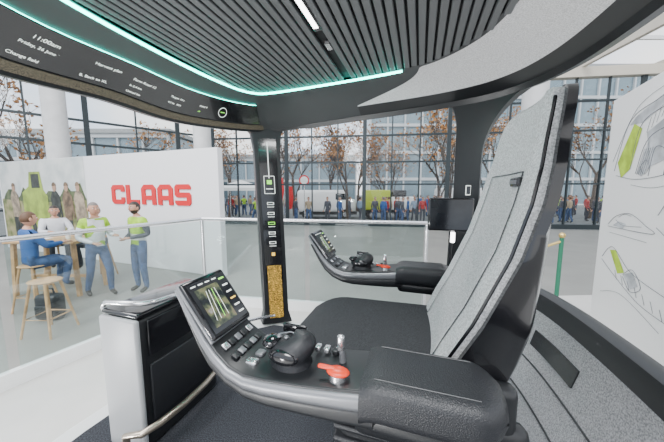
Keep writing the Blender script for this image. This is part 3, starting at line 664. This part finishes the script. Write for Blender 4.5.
def okp(x,y):
    if 1.6<x<7.2 and 19.4<y<23.2: return False
    if -5.2<x<2.6 and 18.4<y<23: return False
    if 9.6<x<17 and 25.2<y<28.8: return False
    if -8.2<x<-4.8 and 17.8<y<21.2: return False
    for tx,ty in tp:
        if abs(x-tx)<.6 and abs(y-ty)<.6: return False
    return y>17.4
k=0
for i in range(175):
    y=random.uniform(17.5,25); u=random.uniform(-.5,1.15); x=u*y
    if not okp(x,y): continue
    if k<len(cols):
        a,b,c=cols[k]; o=human('pedestrian',(x,y,gz),random.uniform(0,6.28),a,b,c,random.choice('dgb'),legs=stride if k%2 else None); ped.append(o.data)
    else: human('pedestrian',(x,y,gz),random.uniform(0,6.28),None,None,None,mesh=random.choice(ped))
    k+=1
for x,y,m_ in((-4.9,17.3,1),(-4.2,17.2,0),(-.3,18.0,6),(.5,17.9,4),(-2.4,17.9,0)):
    human('pedestrian',(x,y,gz),x*1.7,None,None,None,mesh=ped[m_])
# ---------------- outdoors
bark=mat('bark',(.07,.052,.04),.9); leaf=mat('autumn_leaf',(.38,.17,.045),.8,var=(3,.5))
def tree_mesh(seed):
    rnd=random.Random(seed); mb=MB()
    def br(p,d,L,r,lv):
        n=3; pts=[p]; q=p.copy(); dd=d.copy()
        for i in range(n):
            dd=(dd+Vector((rnd.uniform(-.15,.15),rnd.uniform(-.15,.15),.06))).normalized(); q=q+dd*L/n; pts.append(q.copy())
        mb.tube(pts,[r*(1-.45*i/n) for i in range(n+1)],bark,5 if lv<2 else 3)
        if lv>=4:
            for k in range(rnd.choice((1,2,3,4)) if seed!=2 else rnd.choice((3,5))):
                c=q+Vector((rnd.uniform(-.2,.2),rnd.uniform(-.2,.2),rnd.uniform(-.2,.2))); a=Vector((rnd.uniform(-1,1),rnd.uniform(-1,1),rnd.uniform(-1,1))).normalized()*.11; b=a.orthogonal().normalized()*.07
                mb.add([c-a,c+b,c+a,c-b],[(0,1,2,3)],leaf)
            return
        for k in range(4 if lv<3 else 3):
            s=pts[rnd.choice((1,2,3,3))]; ax=dd.orthogonal().normalized(); ax.rotate(Matrix.Rotation(rnd.uniform(0,6.28),3,dd)); nd=(dd+ax*rnd.uniform(.5,.95)+Vector((0,0,.15))).normalized()
            br(s,nd,L*rnd.uniform(.6,.78),r*.5,lv+1)
    br(Vector((0,0,0)),Vector((0,0,1)),3.0,.16,0); return mb
tms=[tree_mesh(s).build('bare_tree',smooth=False,recalc=False) for s in(1,2,3)]
for i,(x,y) in enumerate(tp):
    if i<3: o=tms[i]
    else: o=bpy.data.objects.new('bare_tree',tms[i%3].data); bpy.context.scene.collection.objects.link(o)
    o.location=(x,y,gz); o.rotation_euler=(0,0,i*1.7); s=random.uniform(.85,1.15); o.scale=(s,s,s)
bg=mat('building_glass',(.20,.27,.31),.15,.2); bw=mat('building_frame',(.55,.57,.58),.6); bd=mat('building_grey',(.35,.36,.36),.7)
def building(x0,x1,y,h,st,fl):
    mb=MB(); mb.box(((x0+x1)/2,y+5,h/2-.2),(x1-x0,10,h),bg)
    n=int((x1-x0)/st)
    for i in range(n+1): mb.box((x0+(x1-x0)*i/n,y-.1,h/2-.2),(.22,.3,h),bw)
    k=int(h/fl)
    for i in range(k+1): mb.box(((x0+x1)/2,y-.12,i*h/k-.2),(x1-x0,.35,.4 if i<k else .9),bw)
    mb.box(((x0+x1)/2,y+5,h+.1),(x1-x0+1,11,.5),bd); mb.build('office_building',smooth=False)
building(5.5,45,40,19,2.4,3.3); building(-42,4,46,7.5,3,3.4); building(-60,-20,34,9,3,3)
vg=mat('truck_lime',(.42,.5,.04),.4); tyre=mat('tyre',(.02,.02,.02),.8)
def wheels(mb,xs,ys,r=.38):
    for x in xs:
        for y in ys: mb.tube([(x,y-.12,gz+r),(x,y+.12,gz+r)],r,tyre,20); mb.tube([(x,y-.14,gz+r),(x,y+.14,gz+r)],r*.5,silver,14)
mb=MB()
mb.rbox((3.4,21,1.25),(2.0,1.7,1.5),vg,.1); mb.rbox((5.3,21,1.0),(1.7,1.7,1.0),white,.12); mb.rbox((5.05,21,1.65),(1.1,1.55,.7),gloss,.15); mb.box((4.2,20.98,.4),(3.7,1.5,.2),black); wheels(mb,(3.0,5.4),(20.2,21.8))
mb.build('utility_truck')
mb=MB(); vx,vy=10.3,-2.6
mb.rbox((-11+vx,24+vy,1.15),(3.9,1.9,1.7),white,.25); mb.rbox((-9.1+vx,24+vy,.8),(1.2,1.8,1.0),white,.2); mb.rbox((-9.6+vx,24+vy,1.5),(1.0,1.92,.6),gloss,.1); mb.box((-10.6+vx,24+vy,.25),(4.4,1.7,.25),black); wheels(mb,(-12.2+vx,-9.3+vx),(23.1+vy,24.9+vy)); mb.build('white_van')
mb=MB()
mb.rbox((13,27,1.25),(5,2.1,1.9),white,.25); mb.rbox((15.4,27,.85),(1.3,2.0,1.1),white,.2); mb.rbox((14.8,27,1.6),(1.0,2.12,.6),gloss,.1); mb.box((13.4,27,.25),(5,1.9,.25),black); wheels(mb,(11.6,15.2),(26.0,28.0)); mb.build('white_van')
mb=MB()
for x,y,h in((-4.0,19.2,3.2),(-3.5,20.2,2.6)):
    mb.cyl((x,y,gz),.03,h,silver,8)
    mb.add([(x+.03,y,h-.3),(x+.55,y,h-.35),(x+.62,y+.02,h-1.2),(x+.5,y,h-2.0),(x+.03,y,h-2.1),(x+.03,y+.02,h-.3),(x+.55,y+.02,h-.35),(x+.62,y+.04,h-1.2),(x+.5,y+.02,h-2.0),(x+.03,y+.02,h-2.1)],[(0,1,2,3,4),(9,8,7,6,5),(0,5,6,1),(1,6,7,2),(2,7,8,3),(3,8,9,4),(4,9,5,0)],red)
mb.build('red_banners')
mb=MB(); tx,ty=-6.5,19.5
for sx in(-1,1):
    for sy in(-1,1): mb.cyl((tx+sx*1.3,ty+sy*1.3,gz),.03,2.4,silver,8)
P4=[Vector((tx+a*1.4,ty+b*1.4,2.15)) for a,b in((-1,-1),(1,-1),(1,1),(-1,1))]; ap=Vector((tx,ty,2.7))
mb.add(P4+[ap]+[p-Vector((0,0,.2)) for p in P4],[(0,1,4),(1,2,4),(2,3,4),(3,0,4),(0,1,6,5),(1,2,7,6),(2,3,8,7),(3,0,5,8)],white); mb.build('market_tent',smooth=False,recalc=False)
mb=MB(); mb.cyl((-1.75,17.2,gz),.03,2.9,silver,8); mb.tube([(-1.75,17.16,2.6),(-1.75,17.14,2.6)],.33,red,24); mb.tube([(-1.75,17.13,2.6),(-1.75,17.12,2.6)],.24,white,24); mb.build('road_sign')
mb=MB(); mb.beam((-6,16.5,-.12),(20,14.2,-.12),.3,.18,bd); mb.build('kerb')
# ---------------- light
w=bpy.data.worlds.new('World'); bpy.context.scene.world=w; w.use_nodes=True; nt=w.node_tree; bgN=nt.nodes['Background']
tc=nt.nodes.new('ShaderNodeTexCoord'); n=nt.nodes.new('ShaderNodeTexNoise'); n.inputs['Scale'].default_value=3; n.inputs['Detail'].default_value=5
r=nt.nodes.new('ShaderNodeValToRGB'); r.color_ramp.elements[0].position=.35; r.color_ramp.elements[0].color=(.60,.72,.90,1); r.color_ramp.elements[1].position=.6; r.color_ramp.elements[1].color=(1,1,1,1)
nt.links.new(tc.outputs['Generated'],n.inputs['Vector']); nt.links.new(n.outputs['Fac'],r.inputs['Fac']); nt.links.new(r.outputs['Color'],bgN.inputs['Color']); bgN.inputs['Strength'].default_value=2.3
def area(name,loc,tgt,size,e,col=(1,1,1)):
    l=bpy.data.lights.new(name,'AREA'); l.energy=e; l.size=size; l.color=col; o=bpy.data.objects.new(name,l); bpy.context.scene.collection.objects.link(o); o.location=loc
    o.rotation_euler=(Vector(tgt)-Vector(loc)).to_track_quat('-Z','Y').to_euler(); return o
area('hall_fill',(-1.5,-4,6.5),(0,1,1.5),3,450); area('hall_fill',(-6,1,7.5),(-3,5,1),3,500)  # added fill lights above the hall, out of view and without fixtures
for x,y in((-1.6,-1.3),(-2.6,.0)):  # unseen fill lights added to brighten seat and headliner, with made-up housings
    g=E('added_fill_light'); mb=MB(); mb.rbox((x,y,.56),(.3,.3,.10),black,.02); mb.tube([(x,y,.60),(x+.02,y+.03,.70)],[.11,.13],gmet,20); mb.build('fill_light_housing',g)
    l=area('fill_light_source',(x+.03,y+.05,.74),(.4,1.0,2.5),.25,48); l.parent=g
area('cab_light',TC((.385,.86,.58)),TC((.385,.86,-1)),.25,7)
sl=bpy.data.lights.new('sun','SUN'); sl.energy=1.5; sl.angle=.3; so=bpy.data.objects.new('sun',sl); bpy.context.scene.collection.objects.link(so); so.rotation_euler=(math.radians(40),math.radians(-20),0)
# ---------------- camera
c=bpy.data.cameras.new('camera'); co=bpy.data.objects.new('camera',c); bpy.context.scene.collection.objects.link(co)
co.location=(0,0,ZC); co.rotation_euler=(math.radians(90-6.5),0,0); c.sensor_width=36; c.lens=270/664*36; c.clip_start=.02; c.clip_end=500
bpy.context.scene.camera=co
